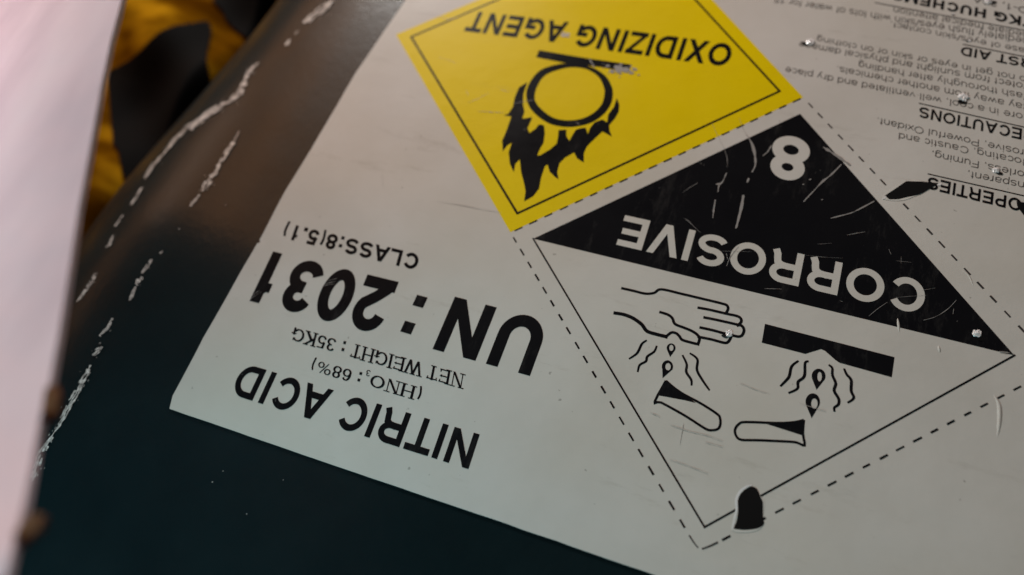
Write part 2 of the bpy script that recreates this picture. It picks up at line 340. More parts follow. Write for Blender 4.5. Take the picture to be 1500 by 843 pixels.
RULES = [[[-0.5941,-0.7948],[-0.9826,-0.7738],[-1.3015,-0.7561]],[[-0.5151,-1.1957],[-0.9633,-1.158],[-1.3064,-1.1289]],[[-0.671,-1.6164],[-0.9414,-1.5935],[-1.3028,-1.5616]],[[-0.2397,-1.8181],[-0.2678,-1.8154],[-0.9326,-1.768],[-1.3013,-1.7428]]]
CORNERS = {"L":[-0.988,0.0022],"R":[1.0071,-0.0078],"T":[-0.0082,1.0085],"B":[-0.006,-1.0079]}
YOUT = [[1.1211,-0.0132],[2.1714,-1.064],[-0.0027,-1.1117]]
YIN = [[1.1236,-0.1196],[2.0782,-1.0658],[0.1107,-1.1251]]
DASHC = {"R":[1.1133,-0.0057],"T":[-0.0093,1.1008],"B":[-0.0163,-1.0973]}
EDGE = [[2.272,1.2224],[2.2807,1.1727],[2.2889,0.8803],[2.2892,0.6425],[2.2883,0.3687],[2.286,0.3482],[2.2956,0.0538],[2.2857,-0.2116],[2.2764,-0.7647],[2.2257,-1.3302]]
TOPEDGE = [[2.2632,1.2278],[1.4124,1.2291],[0.758,1.2267],[0.17,1.228]]
FLAME = [[1.3409,-0.9],[1.3718,-0.8562],[1.3717,-0.7892],[1.36,-0.7258],[1.3664,-0.6786],[1.3845,-0.6612],[1.3465,-0.6639],[1.3404,-0.582],[1.3393,-0.5067],[1.3139,-0.4448],[1.3054,-0.4839],[1.2887,-0.5092],[1.2837,-0.4462],[1.2534,-0.3808],[1.2185,-0.3394],[1.2283,-0.3872],[1.2167,-0.4203],[1.1853,-0.3502],[1.1427,-0.2787],[1.1272,-0.2479],[1.1146,-0.1915],[1.0822,-0.2309],[1.0696,-0.2803],[1.0803,-0.3417],[1.0839,-0.4119],[1.0749,-0.4237],[1.0503,-0.3848],[1.0133,-0.3613],[0.9963,-0.354],[1.0159,-0.3936],[1.0209,-0.4458],[1.0042,-0.4861],[0.9719,-0.5244],[0.9478,-0.4943],[0.9086,-0.4779],[0.9246,-0.5303],[0.9229,-0.5731],[0.9,-0.6278],[0.8762,-0.6807],[0.8597,-0.6748],[0.8217,-0.6619],[0.842,-0.6916],[0.8548,-0.7259],[0.8388,-0.7738],[0.8321,-0.8198],[0.8411,-0.8625],[0.8653,-0.9022],[0.8639,-0.8442],[0.8781,-0.7896],[0.8691,-0.7412],[0.8974,-0.7533],[0.9294,-0.7266],[0.9392,-0.6927],[0.9408,-0.6487],[0.9617,-0.6847],[0.9838,-0.6756],[1.0046,-0.6617],[1.0102,-0.6316],[1.0161,-0.5868],[1.0391,-0.612],[1.0512,-0.6503],[1.0875,-0.6376],[1.0772,-0.5964],[1.0708,-0.5547],[1.0921,-0.5126],[1.1272,-0.4672],[1.141,-0.4637],[1.1403,-0.5066],[1.135,-0.5449],[1.1475,-0.6041],[1.1676,-0.6496],[1.1933,-0.6497],[1.2024,-0.6158],[1.2229,-0.5856],[1.2423,-0.6124],[1.2405,-0.6766],[1.2462,-0.6842],[1.2721,-0.669],[1.2884,-0.665],[1.2913,-0.7096],[1.3158,-0.7561],[1.3362,-0.8242]]
RING = [[[1.3192,-0.8149],[1.3288,-0.8865],[1.3148,-0.9648],[1.2788,-1.0172],[1.1981,-1.0646],[1.1183,-1.0799],[1.0305,-1.0668],[0.9567,-1.0266],[0.9082,-0.9643],[0.8885,-0.9097],[0.8843,-0.8458],[0.9043,-0.777],[0.9469,-0.7185],[1.0057,-0.6815],[1.0704,-0.6632],[1.1424,-0.6659],[1.2139,-0.6959],[1.2775,-0.7455]],[[1.2762,-0.825],[1.2815,-0.8975],[1.2631,-0.9698],[1.1965,-1.0262],[1.1406,-1.05],[1.068,-1.0528],[0.9953,-1.0177],[0.9482,-0.955],[0.9319,-0.906],[0.9283,-0.8418],[0.9546,-0.7776],[1.0011,-0.732],[1.0639,-0.7066],[1.135,-0.706],[1.202,-0.7375],[1.2519,-0.7779]]]
FBAR = [[1.3526,-1.1256],[1.0903,-1.1265],[0.8538,-1.1343],[0.8542,-1.0798],[0.9939,-1.0833],[1.1891,-1.0694],[1.3519,-1.0748]]
HAND = [[[[0.5481,0.1298],[0.4983,0.1286],[0.4469,0.1278],[0.4121,0.114],[0.387,0.0891],[0.2962,0.0869],[0.2048,0.0861],[0.1307,0.0861],[0.1073,0.0889],[0.0985,0.1036],[0.1019,0.1254]],0.011936935483870969],[[[0.2148,0.1322],[0.1704,0.129],[0.1013,0.1281],[0.0572,0.1266],[0.0397,0.1338],[0.0349,0.1492],[0.0447,0.1679]],0.011936935483870969],[[[0.1815,0.1701],[0.1293,0.1672],[0.0452,0.1652],[0.0265,0.1672],[0.0158,0.1844],[0.0202,0.2096],[0.0382,0.2186],[0.0782,0.2174]],0.011936935483870969],[[[0.1864,0.2203],[0.1382,0.2184],[0.0857,0.2196],[0.0382,0.2186]],0.011936935483870969],[[[0.1844,0.2642],[0.1328,0.261],[0.0808,0.2612],[0.0667,0.2525],[0.0607,0.2325],[0.0604,0.2187]],0.011936935483870969],[[[0.3629,0.1969],[0.3314,0.1993],[0.3096,0.2101],[0.2922,0.2334],[0.2511,0.2401],[0.217,0.246],[0.1917,0.2571],[0.1801,0.2722],[0.1808,0.2971]],0.011936935483870969],[[[0.1808,0.2971],[0.2049,0.2978],[0.2458,0.2961],[0.261,0.2839],[0.2774,0.2739],[0.2958,0.2756],[0.3084,0.2913],[0.3139,0.3022]],0.011936935483870969],[[[0.5453,0.2534],[0.5077,0.2502],[0.4679,0.2559],[0.4251,0.2739],[0.3952,0.2981],[0.3513,0.3011],[0.3143,0.3005]],0.01560983870967742]]
FUMES = [[[[0.3853,0.339],[0.4004,0.3601],[0.4055,0.3937],[0.4124,0.414],[0.4339,0.4413]],0.008264032258064517],[[[0.34,0.3514],[0.3433,0.3799],[0.3644,0.4089],[0.365,0.4316],[0.3848,0.4555],[0.3846,0.4868]],0.008264032258064517],[[[0.2298,0.3625],[0.2039,0.397],[0.1975,0.4306],[0.1712,0.4578],[0.164,0.4818]],0.008264032258064517],[[[0.2033,0.3456],[0.1678,0.3638],[0.1586,0.41],[0.1261,0.4485],[0.0914,0.4813]],0.008264032258064517],[[[-0.2152,0.2562],[-0.1942,0.288],[-0.1925,0.332],[-0.1838,0.354],[-0.1674,0.3847]],0.00918425806451613],[[[-0.2533,0.247],[-0.2415,0.2593],[-0.2478,0.3153],[-0.2293,0.346],[-0.2313,0.3753],[-0.2021,0.404]],0.00918425806451613],[[[-0.3291,0.2404],[-0.3442,0.2503],[-0.3501,0.2809],[-0.367,0.3115],[-0.3658,0.3436],[-0.387,0.3721],[-0.3893,0.3956],[-0.3769,0.4132],[-0.3805,0.4293]],0.00918425806451613],[[[-0.3876,0.2395],[-0.4013,0.2619],[-0.4205,0.2811],[-0.4268,0.325],[-0.4402,0.3523],[-0.4212,0.3789]],0.00918425806451613]]
DROPS = [[[[0.2947,0.3583],[0.2978,0.3527],[0.2992,0.3464],[0.2989,0.3399],[0.2969,0.3339],[0.2934,0.329],[0.2888,0.3256],[0.2834,0.324],[0.2778,0.3244],[0.2725,0.3267],[0.2681,0.3308],[0.2648,0.3362],[0.2632,0.3425],[0.2632,0.3489],[0.2752,0.385]],[[0.2867,0.3519],[0.2888,0.3466],[0.2895,0.3409],[0.2887,0.3356],[0.2865,0.3318],[0.2832,0.3301],[0.2794,0.3308],[0.2759,0.3338],[0.2732,0.3385],[0.2717,0.3441],[0.2718,0.3497],[0.2734,0.3543],[0.2762,0.3571],[0.2798,0.3576],[0.2835,0.3558]]],[[[0.2921,0.4474],[0.296,0.4399],[0.298,0.4314],[0.2978,0.4228],[0.2955,0.4148],[0.2912,0.4082],[0.2855,0.4038],[0.2788,0.4017],[0.2717,0.4024],[0.265,0.4057],[0.2593,0.4113],[0.2552,0.4186],[0.2529,0.427],[0.2528,0.4356],[0.2818,0.4842]],[[0.2809,0.4388],[0.2835,0.4327],[0.2843,0.426],[0.2831,0.4198],[0.2802,0.4153],[0.2761,0.4132],[0.2714,0.4139],[0.267,0.4172],[0.2637,0.4226],[0.262,0.4292],[0.2622,0.4357],[0.2643,0.4411],[0.2679,0.4445],[0.2724,0.4452],[0.277,0.4432]]],[[[-0.2791,0.3199],[-0.2754,0.3112],[-0.274,0.3015],[-0.2751,0.2916],[-0.2785,0.2824],[-0.284,0.2748],[-0.291,0.2696],[-0.2989,0.2672],[-0.3068,0.2679],[-0.3141,0.2717],[-0.32,0.278],[-0.324,0.2864],[-0.3257,0.296],[-0.325,0.306],[-0.3015,0.3596]],[[-0.2977,0.3115],[-0.2956,0.3035],[-0.2949,0.2949],[-0.2958,0.2873],[-0.298,0.282],[-0.3013,0.2799],[-0.305,0.2814],[-0.3085,0.2863],[-0.3111,0.2936],[-0.3125,0.3021],[-0.3124,0.3103],[-0.3109,0.3169],[-0.3081,0.3206],[-0.3045,0.3209],[-0.3009,0.3177]]],[[[-0.2747,0.4342],[-0.2707,0.4248],[-0.2692,0.4141],[-0.2702,0.4033],[-0.2736,0.3933],[-0.2792,0.3851],[-0.2864,0.3794],[-0.2945,0.377],[-0.3027,0.3779],[-0.3103,0.3821],[-0.3165,0.3891],[-0.3208,0.3983],[-0.3227,0.4089],[-0.3221,0.4197],[-0.3029,0.4806]],[[-0.2939,0.4301],[-0.2914,0.4219],[-0.291,0.4129],[-0.2925,0.4049],[-0.296,0.399],[-0.3006,0.3965],[-0.3057,0.3976],[-0.3102,0.4023],[-0.3136,0.4097],[-0.3151,0.4185],[-0.3145,0.4271],[-0.3119,0.4342],[-0.3078,0.4384],[-0.3029,0.4391],[-0.298,0.4362]]]]
TUBES = [[[[0.2664,0.4909],[0.2255,0.5117],[0.1821,0.5279],[0.1077,0.5461],[0.0411,0.5693],[0.0272,0.5841],[0.0214,0.6072],[0.026,0.6275],[0.0482,0.6402],[0.0747,0.6402],[0.162,0.6117],[0.2621,0.5866],[0.2864,0.5906],[0.2664,0.4909]],0.010100483870967743,[[0.2664,0.4909],[0.2255,0.5117],[0.1821,0.5279],[0.1303,0.5488],[0.1691,0.5496],[0.2768,0.5602]]],[[[-0.2763,0.4956],[-0.246,0.5139],[-0.1831,0.5382],[-0.0713,0.5681],[-0.0464,0.584],[-0.0364,0.611],[-0.0464,0.6351],[-0.068,0.6438],[-0.1205,0.6287],[-0.225,0.6013],[-0.2657,0.5932],[-0.296,0.5949],[-0.2826,0.5511],[-0.2763,0.4956]],0.009949612903225807,[[-0.2763,0.4956],[-0.2236,0.5256],[-0.149,0.5535],[-0.2045,0.5553],[-0.2839,0.5588]]]]
BAR = [[-0.059,0.1306],[-0.5642,0.1361],[-0.5645,0.2249],[-0.3674,0.2195],[-0.3508,0.212],[-0.3233,0.1946],[-0.3059,0.1835],[-0.2898,0.1809],[-0.2729,0.1933],[-0.2586,0.2027],[-0.2361,0.219],[-0.0627,0.2181]]
TEARS = [[[-0.1096,0.9824],[-0.1112,0.9559],[-0.11,0.9126],[-0.1015,0.8774],[-0.1057,0.8474],[-0.1242,0.8189],[-0.1412,0.807],[-0.1622,0.8118],[-0.1767,0.834],[-0.1904,0.855],[-0.1944,0.8851],[-0.2,0.9144],[-0.2084,0.9272],[-0.2003,0.9465],[-0.1769,0.9628],[-0.1442,0.9772]],[[-0.4322,-0.6304],[-0.5121,-0.7311],[-0.5778,-0.7481],[-0.6401,-0.7551],[-0.6371,-0.7448],[-0.5735,-0.6753],[-0.5515,-0.6601],[-0.4924,-0.6251],[-0.454,-0.615]],[[-0.9545,-0.7368],[-0.9845,-0.7373],[-1.0213,-0.736],[-1.0192,-0.6664],[-0.9879,-0.6689],[-0.9702,-0.6932],[-0.9585,-0.7121]]]
LIFT = [[[[-0.1055,0.9856],[-0.1038,0.949],[-0.1043,0.9082],[-0.0964,0.8759],[-0.1033,0.8417],[-0.1232,0.8141],[-0.1405,0.8033]],0.007767741935483871],[[[-0.4267,-0.6105],[-0.4338,-0.6176],[-0.4383,-0.6294]],0.006322580645161291],[[[-0.6374,-0.7422],[-0.6466,-0.7483],[-0.6536,-0.757]],0.00903225806451613]]
SCR = [[[[0.3792,-0.8525],[0.3341,-0.7816],[0.2963,-0.7247]],0.0036361290322580644],[[[0.2963,-0.7247],[0.2674,-0.6667],[0.2548,-0.6149]],0.006545032258064516],[[[0.2504,-0.5842],[0.2571,-0.533],[0.2696,-0.503],[0.2669,-0.4683]],0.008726709677419356],[[[0.2677,-0.4242],[0.2639,-0.3817],[0.2578,-0.3233]],0.008726709677419356],[[[0.2637,-0.9146],[0.2403,-0.8718],[0.2114,-0.8261]],0.004363354838709678],[[[0.2114,-0.8261],[0.1738,-0.774],[0.1476,-0.7062],[0.1359,-0.6542],[0.1421,-0.6146]],0.013090064516129032],[[[0.1489,-0.5788],[0.1517,-0.5513]],0.013090064516129032],[[[0.1533,-0.4804],[0.148,-0.4038],[0.1493,-0.2951]],0.017453419354838712],[[[-0.2305,-0.7564],[-0.1944,-0.6848],[-0.1623,-0.6326],[-0.1057,-0.5095]],0.009453935483870968],[[[-0.3948,-0.5898],[-0.3411,-0.5335],[-0.301,-0.4977],[-0.23,-0.4521]],0.01018116129032258],[[[-0.1388,-0.8333],[-0.1745,-0.8147],[-0.2261,-0.7868],[-0.2699,-0.7619]],0.017453419354838712],[[[0.1135,-0.7194],[0.0976,-0.7464],[0.0863,-0.7911]],0.01018116129032258],[[[0.2848,-0.508],[0.2657,-0.5174],[0.2571,-0.533]],0.01018116129032258],[[[0.3637,-0.4965],[0.3914,-0.4624],[0.418,-0.4244]],0.004363354838709678],[[[0.3789,-0.2909],[0.3385,-0.2677],[0.2907,-0.2343]],0.004363354838709678],[[[-0.3109,-0.3834],[-0.3789,-0.4196]],0.004363354838709678],[[[-0.1083,-0.6344],[-0.117,-0.6429]],0.007272258064516129],[[[-0.0854,-0.6021],[-0.0926,-0.6075]],0.007272258064516129],[[[-0.1771,-0.5394],[-0.1842,-0.5447]],0.007272258064516129],[[[-0.3075,-0.3835],[-0.3422,-0.4038],[-0.3797,-0.4211]],0.0026881720430107525],[[[-0.1987,-0.306],[-0.2546,-0.3273]],0.0026881720430107525],[[[-0.1599,-0.2391],[-0.2247,-0.247],[-0.3107,-0.2649]],0.0026881720430107525],[[[-0.5321,-0.1303],[-0.5993,-0.1577],[-0.6497,-0.1759]],0.0026881720430107525],[[[-0.6325,-0.1946],[-0.6803,-0.2192]],0.0026881720430107525],[[[-0.5352,-0.3339],[-0.539,-0.3005]],0.0026881720430107525],[[[-0.5156,-0.3083],[-0.5776,-0.3169]],0.0026881720430107525],[[[-0.0267,-0.0312],[-0.0943,-0.0475]],0.004838709677419355],[[[-0.4469,-0.0172],[-0.4785,-0.0631],[-0.509,-0.1018]],0.004838709677419355],[[[-0.4822,-0.3601],[-0.4944,-0.3343]],0.004838709677419355],[[[-0.3277,-0.0554],[-0.339,-0.0553]],0.004838709677419355],[[[0.4839,-0.144],[0.4668,-0.1179]],0.0026881720430107525],[[[0.1847,-0.165],[0.1144,-0.1825],[0.0581,-0.195]],0.0026881720430107525],[[[0.3775,-0.2884],[0.3522,-0.2794],[0.3198,-0.2506]],0.0026881720430107525],[[[0.1194,-0.207],[0.1413,-0.147],[0.1475,-0.095]],0.006989247311827956],[[[0.1636,-0.1588],[0.15,-0.1298]],0.006989247311827956],[[[-0.6513,-0.0566],[-0.692,-0.0851],[-0.7342,-0.1349],[-0.7632,-0.1854]],0.005890612903225807],[[[-0.757,-0.1414],[-0.7558,-0.116]],0.005890612903225807],[[[-0.9335,0.0023],[-0.9711,-0.0026]],0.007573645161290323],[[[1.8593,0.4616],[1.8145,0.4354]],0.004132258064516129],[[[1.8626,0.4784],[1.8144,0.4513]],0.004132258064516129],[[[1.8666,0.489],[1.8164,0.4661]],0.004132258064516129],[[[2.1741,0.6591],[2.1572,0.6252],[2.1357,0.5993]],0.004132258064516129],[[[2.1739,0.6339],[2.1498,0.5953]],0.004132258064516129],[[[1.5252,-0.6535],[1.3909,-0.6792]],0.006429612903225806],[[[1.3616,-0.7452],[1.313,-0.7726],[1.2666,-0.7968]],0.006429612903225806],[[[1.0245,-0.7098],[0.9946,-0.6943]],0.006429612903225806],[[[1.0736,-1.1233],[1.0317,-1.0706]],0.009185161290322581]]
SCUFF_LINES = [[[[0.2927,0.6416],[0.2513,0.6476]],0.005583096774193549],[[[0.2067,0.6677],[0.1357,0.6707],[0.0602,0.6637],[-0.0023,0.6705]],0.005583096774193549],[[[0.1516,0.7335],[0.1576,0.644]],0.005583096774193549],[[[0.1734,0.8015],[0.0961,0.805],[0.0235,0.8097]],0.005583096774193549],[[[0.0612,0.6928],[-0.007,0.6918]],0.005583096774193549],[[[-0.0153,0.4179],[-0.0808,0.4267],[-0.1343,0.4261]],0.004592129032258065],[[[2.1179,-1.2477],[2.0385,-1.2592],[1.9867,-1.2495]],0.005512354838709678],[[[1.9959,-1.2527],[1.9262,-1.2368],[1.8757,-1.2679]],0.005512354838709678],[[[1.868,-0.9576],[1.812,-0.9511],[1.7547,-0.9402]],0.003674903225806452],[[[1.5938,-0.6976],[1.5516,-0.7388],[1.5123,-0.7883]],0.003674903225806452],[[[1.6373,-0.7726],[1.6112,-0.7426]],0.003674903225806452],[[[1.4602,-0.8231],[1.414,-0.8141]],0.003674903225806452],[[[1.5233,-0.086],[1.3841,-0.0944],[1.1962,-0.1043]],0.005161290322580645],[[[1.8535,-0.1674],[1.816,-0.0922]],0.005161290322580645],[[[-0.2462,0.4311],[-0.3499,0.4371]],0.005161290322580645]]
CREASE = [[[[-0.9266,0.189],[-0.9476,0.2273],[-0.9529,0.2916],[-0.9498,0.3573]],0.011781225806451613],[[[-0.717,0.0385],[-0.725,0.0681]],0.007573645161290323],[[[-0.555,-0.0412],[-0.569,0.021]],0.007573645161290323],[[[-0.7721,-0.3329],[-0.7998,-0.3136],[-0.8216,-0.2675]],0.005854354838709677]]
DENTS = [[[0.0242,-1.478],0.035483870967741936,0.3],[[-0.7005,-1.2764],0.03870967741935484,1.1],[[-0.8655,-0.8837],0.025806451612903226,2.0],[[0.0704,0.2147],0.025806451612903226,0.5],[[-0.8497,-0.0547],0.02903225806451613,1.7],[[-0.698,-1.646],0.014516129032258065,0.2],[[-0.7606,-1.932],0.02903225806451613,2.6],[[-0.6127,-1.8155],0.012903225806451613,1.0]]
WORN = [[[0.9977,-1.132],[0.9445,-1.1275],[0.9078,-1.144],[0.8609,-1.1601],[0.8365,-1.1083],[0.7786,-1.081],[0.8268,-1.0726],[0.8576,-1.0737],[0.8752,-1.0454],[0.9103,-1.0616],[0.9322,-1.0484],[0.9591,-1.0776],[0.9905,-1.0896]],[[1.2769,-1.2749],[1.258,-1.2866],[1.2251,-1.2711],[1.2257,-1.2463],[1.2532,-1.2448],[1.2702,-1.2366]]]
SPECKS = [[1.9125,1.449],[1.8906,1.3948],[1.6264,1.3485],[1.7057,1.517],[2.7264,0.3986],[2.5627,0.2088]]
PATCHES = [[[4.834, -1.055], [4.708, -1.111], [4.544, -1.204], [4.414, -1.359], [4.326, -1.527], [4.255, -1.666], [4.082, -1.383], [3.913, -1.118], [3.836, -0.815], [3.83, -0.393], [3.943, -0.134], [4.181, -0.363], [4.303, -0.441], [4.46, -0.601], [4.672, -0.875]], [[4.358, -1.957], [4.269, -1.847], [4.186, -1.768], [4.026, -1.693], [3.931, -1.684], [3.602, -1.734], [3.565, -2.119]]]
SHEET_EDGE = [[2.196, 0.09, 1.476], [2.173, 0.158, 1.468], [2.11, 0.313, 1.451], [2.057, 0.466, 1.439], [1.989, 0.634, 1.427], [1.895, 0.834, 1.417], [1.805, 1.021, 1.414], [1.712, 1.192, 1.418], [1.62, 1.349, 1.429], [1.552, 1.462, 1.443], [1.503, 1.546, 1.457], [1.446, 1.63, 1.475], [1.393, 1.709, 1.497], [1.336, 1.788, 1.524], [1.293, 1.843, 1.547], [1.295, 1.966, 1.491], [2.0, 2.2, 1.3], [3.2, 2.5, 0.62], [4.1, 3.0, 0.57], [4.1, 4.2, 0.57]]
TABS = [[[1.345, 1.748, 1.527], [1.337, 1.728, 1.534], [1.32, 1.718, 1.534], [1.306, 1.719, 1.529], [1.306, 1.739, 1.52], [1.319, 1.76, 1.514], [1.337, 1.785, 1.507], [1.358, 1.793, 1.51]], [[1.522, 1.482, 1.475], [1.507, 1.466, 1.478], [1.493, 1.484, 1.466], [1.486, 1.519, 1.447], [1.5, 1.535, 1.444], [1.514, 1.555, 1.439]]]
STREAKS = [[[[2.678, -1.262], [2.715, -1.175], [2.765, -1.102], [2.789, -1.075]], 0.0667], [[[2.81, -0.936], [2.804, -0.891]], 0.03], [[[2.795, -0.98], [2.781, -1.007]], 0.02], [[[2.939, -0.756], [2.964, -0.687], [2.953, -0.616]], 0.0433], [[[2.953, -0.616], [2.933, -0.524], [2.96, -0.447]], 0.0633], [[[2.96, -0.447], [3.075, -0.376], [3.122, -0.25]], 0.0667], [[[3.076, -0.34], [3.18, -0.283], [3.22, -0.184], [3.224, -0.082]], 0.0567], [[[3.224, -0.082], [3.255, -0.011], [3.236, 0.099]], 0.0433], [[[3.208, 0.162], [3.195, 0.278]], 0.03], [[[3.206, 0.346], [3.21, 0.421]], 0.02], [[[3.176, 0.478], [3.138, 0.582]], 0.0233], [[[3.122, 0.644], [3.103, 0.744], [3.102, 0.825], [3.113, 0.873]], 0.0267], [[[2.754, -0.247], [2.745, -0.172]], 0.01], [[[2.745, -0.172], [2.75, -0.092], [2.74, 0.011]], 0.0333], [[[2.74, 0.011], [2.749, 0.111], [2.748, 0.155]], 0.0467], [[[2.751, 0.177], [2.765, 0.253]], 0.02], [[[2.766, 0.544], [2.761, 0.519]], 0.0133], [[[2.794, 0.581], [2.8, 0.662]], 0.0233], [[[2.791, 0.68], [2.787, 0.73]], 0.0367], [[[2.79, 0.738], [2.772, 0.811]], 0.02], [[[2.806, 0.916], [2.799, 0.966], [2.82, 1.015]], 0.02], [[[2.762, 1.06], [2.79, 1.109]], 0.0367], [[[2.766, 1.156], [2.757, 1.224], [2.748, 1.29], [2.742, 1.388], [2.736, 1.485]], 0.0367], [[[2.736, 1.485], [2.734, 1.58], [2.714, 1.652], [2.693, 1.692]], 0.04]]

# ---------------------------------------------------------------- floor
FLOOR = mat('concrete_floor', (.10, .085, .07), .8)
v = coords(FLOOR)
link(FLOOR, ramp(FLOOR, noise_tex(FLOOR, v, 9, 8, .65), [(.3, (.06, .05, .042)), (.7, (.14, .12, .10))]), base(FLOOR))
fl = mesh_obj('floor', [(-1.5, -1.5, 0), (1.5, -1.5, 0), (1.5, 1.5, 0), (-1.5, 1.5, 0)], [(0, 1, 2, 3)], FLOOR, kind='structure')

# ---------------------------------------------------------------- the drum
drum = empty('chemical_drum', (0, 0, 0), label='dark plastic acid drum with a large white hazard label and streaks of glare painted on its shoulder', category='drum')
SH_X, SH_RX, SH_RZ = 2.42, 1.11, 0.8      # where the rounded shoulder begins and its two radii
def side_radius(y):                     # the drum's side swells a little towards its middle
    g = min(1, max(0, (y + 1.5) / 1.9)); return SH_RX + .27 * g * g * (3 - 2 * g)
def shoulder_z(x, y):
    return 0.0 if x <= SH_X else -SH_RZ * (1 - math.sqrt(max(0.0, 1 - ((x - SH_X) / side_radius(y)) ** 2)))
def section(y):
    """half section of the drum, x from 0 outwards: flat face, rounded shoulder, side, rounded foot"""
    pts = [(.25 * k, 0.0) for k in range(10)] + [(2.4, 0.0)]
    for k in range(1, 49):
        a = math.radians(90 * k / 48); pts.append((SH_X + side_radius(y) * math.sin(a), -SH_RZ * (1 - math.cos(a))))
    x, z = pts[-1]; zb = -5.2
    for k in range(1, 8): pts.append((x, z + (zb + .6 - z) * k / 8))
    for k in range(0, 7):
        q = math.radians(15 * k); pts.append((x - .6 * (1 - math.cos(q)), zb + .6 - .6 * math.sin(q)))
    pts.append((0.0, zb))
    return pts
def full_ring(y):
    h = section(y); return h + [(-x, z) for x, z in h[-2:0:-1]]
n = len(full_ring(0.0))
ys = [-6.2, -6.17, -6.08, -5.95, -5.75, -5.4, -4.6, -3.8, -3.0, -2.6] + [-2.4 + .02 * k for k in range(240)] + [2.5, 2.8, 3.1, 3.35, 3.5, 3.58, 3.6]
def end_scale(y):
    for e in (-6.2, 3.6):
        d = abs(y - e)
        if d < .5: return 1 - .09 * (1 - math.sqrt(max(0, 1 - ((.5 - d) / .5) ** 2)))
    return 1.0
bv, bf = [], []
for y in ys:
    s = end_scale(y)
    for x, z in full_ring(y):
        X, Z = x * s, (z + 2.6) * s - 2.6
        if x > SH_X and z > -1.2:     # slight unevenness of blow-moulded plastic along the shoulder
            Z += min(1, (x - SH_X) / .3) * (.010 * noise.noise(Vector((x * .7, y * .9, 3.1))) + .003 * noise.noise(Vector((x * 3, y * 3, 1.7))))
        bv.append((X * U, y * U, ZL - .0003 + (Z * U) * (ZL - .0003) / (5.2 * U)))
for j in range(len(ys) - 1):
    for i in range(n):
        k = (i + 1) % n
        bf.append((j * n + i, j * n + k, (j + 1) * n + k, (j + 1) * n + i))
bf.append(tuple(range(n - 1, -1, -1))); bf.append(tuple((len(ys) - 1) * n + i for i in range(n)))
body = mesh_obj('body', bv, bf, PLASTIC, drum, smooth=True)
bm = bmesh.new(); bm.from_mesh(body.data); bmesh.ops.recalc_face_normals(bm, faces=bm.faces); bm.to_mesh(body.data); bm.free()

# glare along the shoulder: reflections painted as ragged pale flakes on the curved surface
GLARE = mat('painted_glare', (.52, .51, .50), .38, .5)
v = coords(GLARE)
link(GLARE, ramp(GLARE, noise_tex(GLARE, v, 900, 3, .6), [(.30, (.10, .098, .095)), (.5, (.48, .47, .46)), (.7, (.80, .79, .78))]), base(GLARE))
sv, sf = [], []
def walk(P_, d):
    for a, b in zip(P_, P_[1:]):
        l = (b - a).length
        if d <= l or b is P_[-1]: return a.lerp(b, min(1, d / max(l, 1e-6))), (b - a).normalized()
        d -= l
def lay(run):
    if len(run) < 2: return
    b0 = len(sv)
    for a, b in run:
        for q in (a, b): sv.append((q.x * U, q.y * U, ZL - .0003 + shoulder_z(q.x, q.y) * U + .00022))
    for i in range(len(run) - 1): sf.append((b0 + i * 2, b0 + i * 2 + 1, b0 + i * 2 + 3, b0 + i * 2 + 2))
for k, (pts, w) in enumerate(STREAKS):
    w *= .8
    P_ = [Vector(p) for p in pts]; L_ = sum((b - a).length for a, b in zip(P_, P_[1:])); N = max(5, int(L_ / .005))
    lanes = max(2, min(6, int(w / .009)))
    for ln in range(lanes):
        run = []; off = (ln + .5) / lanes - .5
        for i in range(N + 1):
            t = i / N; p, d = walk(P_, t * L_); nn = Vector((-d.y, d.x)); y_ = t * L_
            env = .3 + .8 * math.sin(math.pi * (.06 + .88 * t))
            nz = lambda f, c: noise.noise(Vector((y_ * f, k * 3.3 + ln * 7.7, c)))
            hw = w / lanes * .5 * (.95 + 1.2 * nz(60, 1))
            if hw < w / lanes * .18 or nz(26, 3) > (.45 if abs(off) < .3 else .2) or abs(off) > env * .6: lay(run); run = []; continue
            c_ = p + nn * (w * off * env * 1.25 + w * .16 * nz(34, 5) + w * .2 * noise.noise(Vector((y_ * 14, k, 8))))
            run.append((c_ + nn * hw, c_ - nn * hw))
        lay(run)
    for q in range(int(L_ * w * 2200) + 1):            # small pale bits of the painted glare beside the streak
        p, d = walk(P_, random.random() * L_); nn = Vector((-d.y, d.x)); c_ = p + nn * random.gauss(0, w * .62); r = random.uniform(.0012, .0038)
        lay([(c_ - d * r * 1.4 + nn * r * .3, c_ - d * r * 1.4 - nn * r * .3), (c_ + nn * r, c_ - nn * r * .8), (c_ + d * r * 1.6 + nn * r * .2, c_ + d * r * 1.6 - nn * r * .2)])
so_ = mesh_obj('painted_glare_streaks', sv, sf, GLARE, drum, smooth=True, kind='stuff')

# label film: outline follows the slightly uneven cut of its edges
def wob(pts, amp=.0025, step=.06, seed=0.0):
    out = []
    for a, b in zip(pts, pts[1:]):
        A, B = Vector(a), Vector(b); k = max(1, int((B - A).length / step))
        nn = Vector((-(B - A).y, (B - A).x)).normalized()
        for i in range(k):
            p = A.lerp(B, i / k)
            out.append(tuple(p + nn * amp * noise.noise(Vector((p.x * 9 + seed, p.y * 9, 2)))))
    out.append(tuple(pts[-1])); return out
right = [(2.262, 1.2285)] + [tuple(p) for p in EDGE[1:]] + [(2.222, -2.0), (2.215, -3.9)]
right.insert(5, (2.276, .357))        # a nick in the edge
top = [(-2.3, 1.229), (-1.0, 1.228)] + [tuple(p) for p in TOPEDGE[::-1][:-1]] + [(2.245, 1.2285)]
outline = wob(right)[::-1] + wob(top, .002)[::-1] + [(-2.3, -3.9)]
area2 = sum(a[0] * b[1] - a[1] * b[0] for a, b in zip(outline, outline[1:] + outline[:1]))
if area2 < 0: outline.reverse()
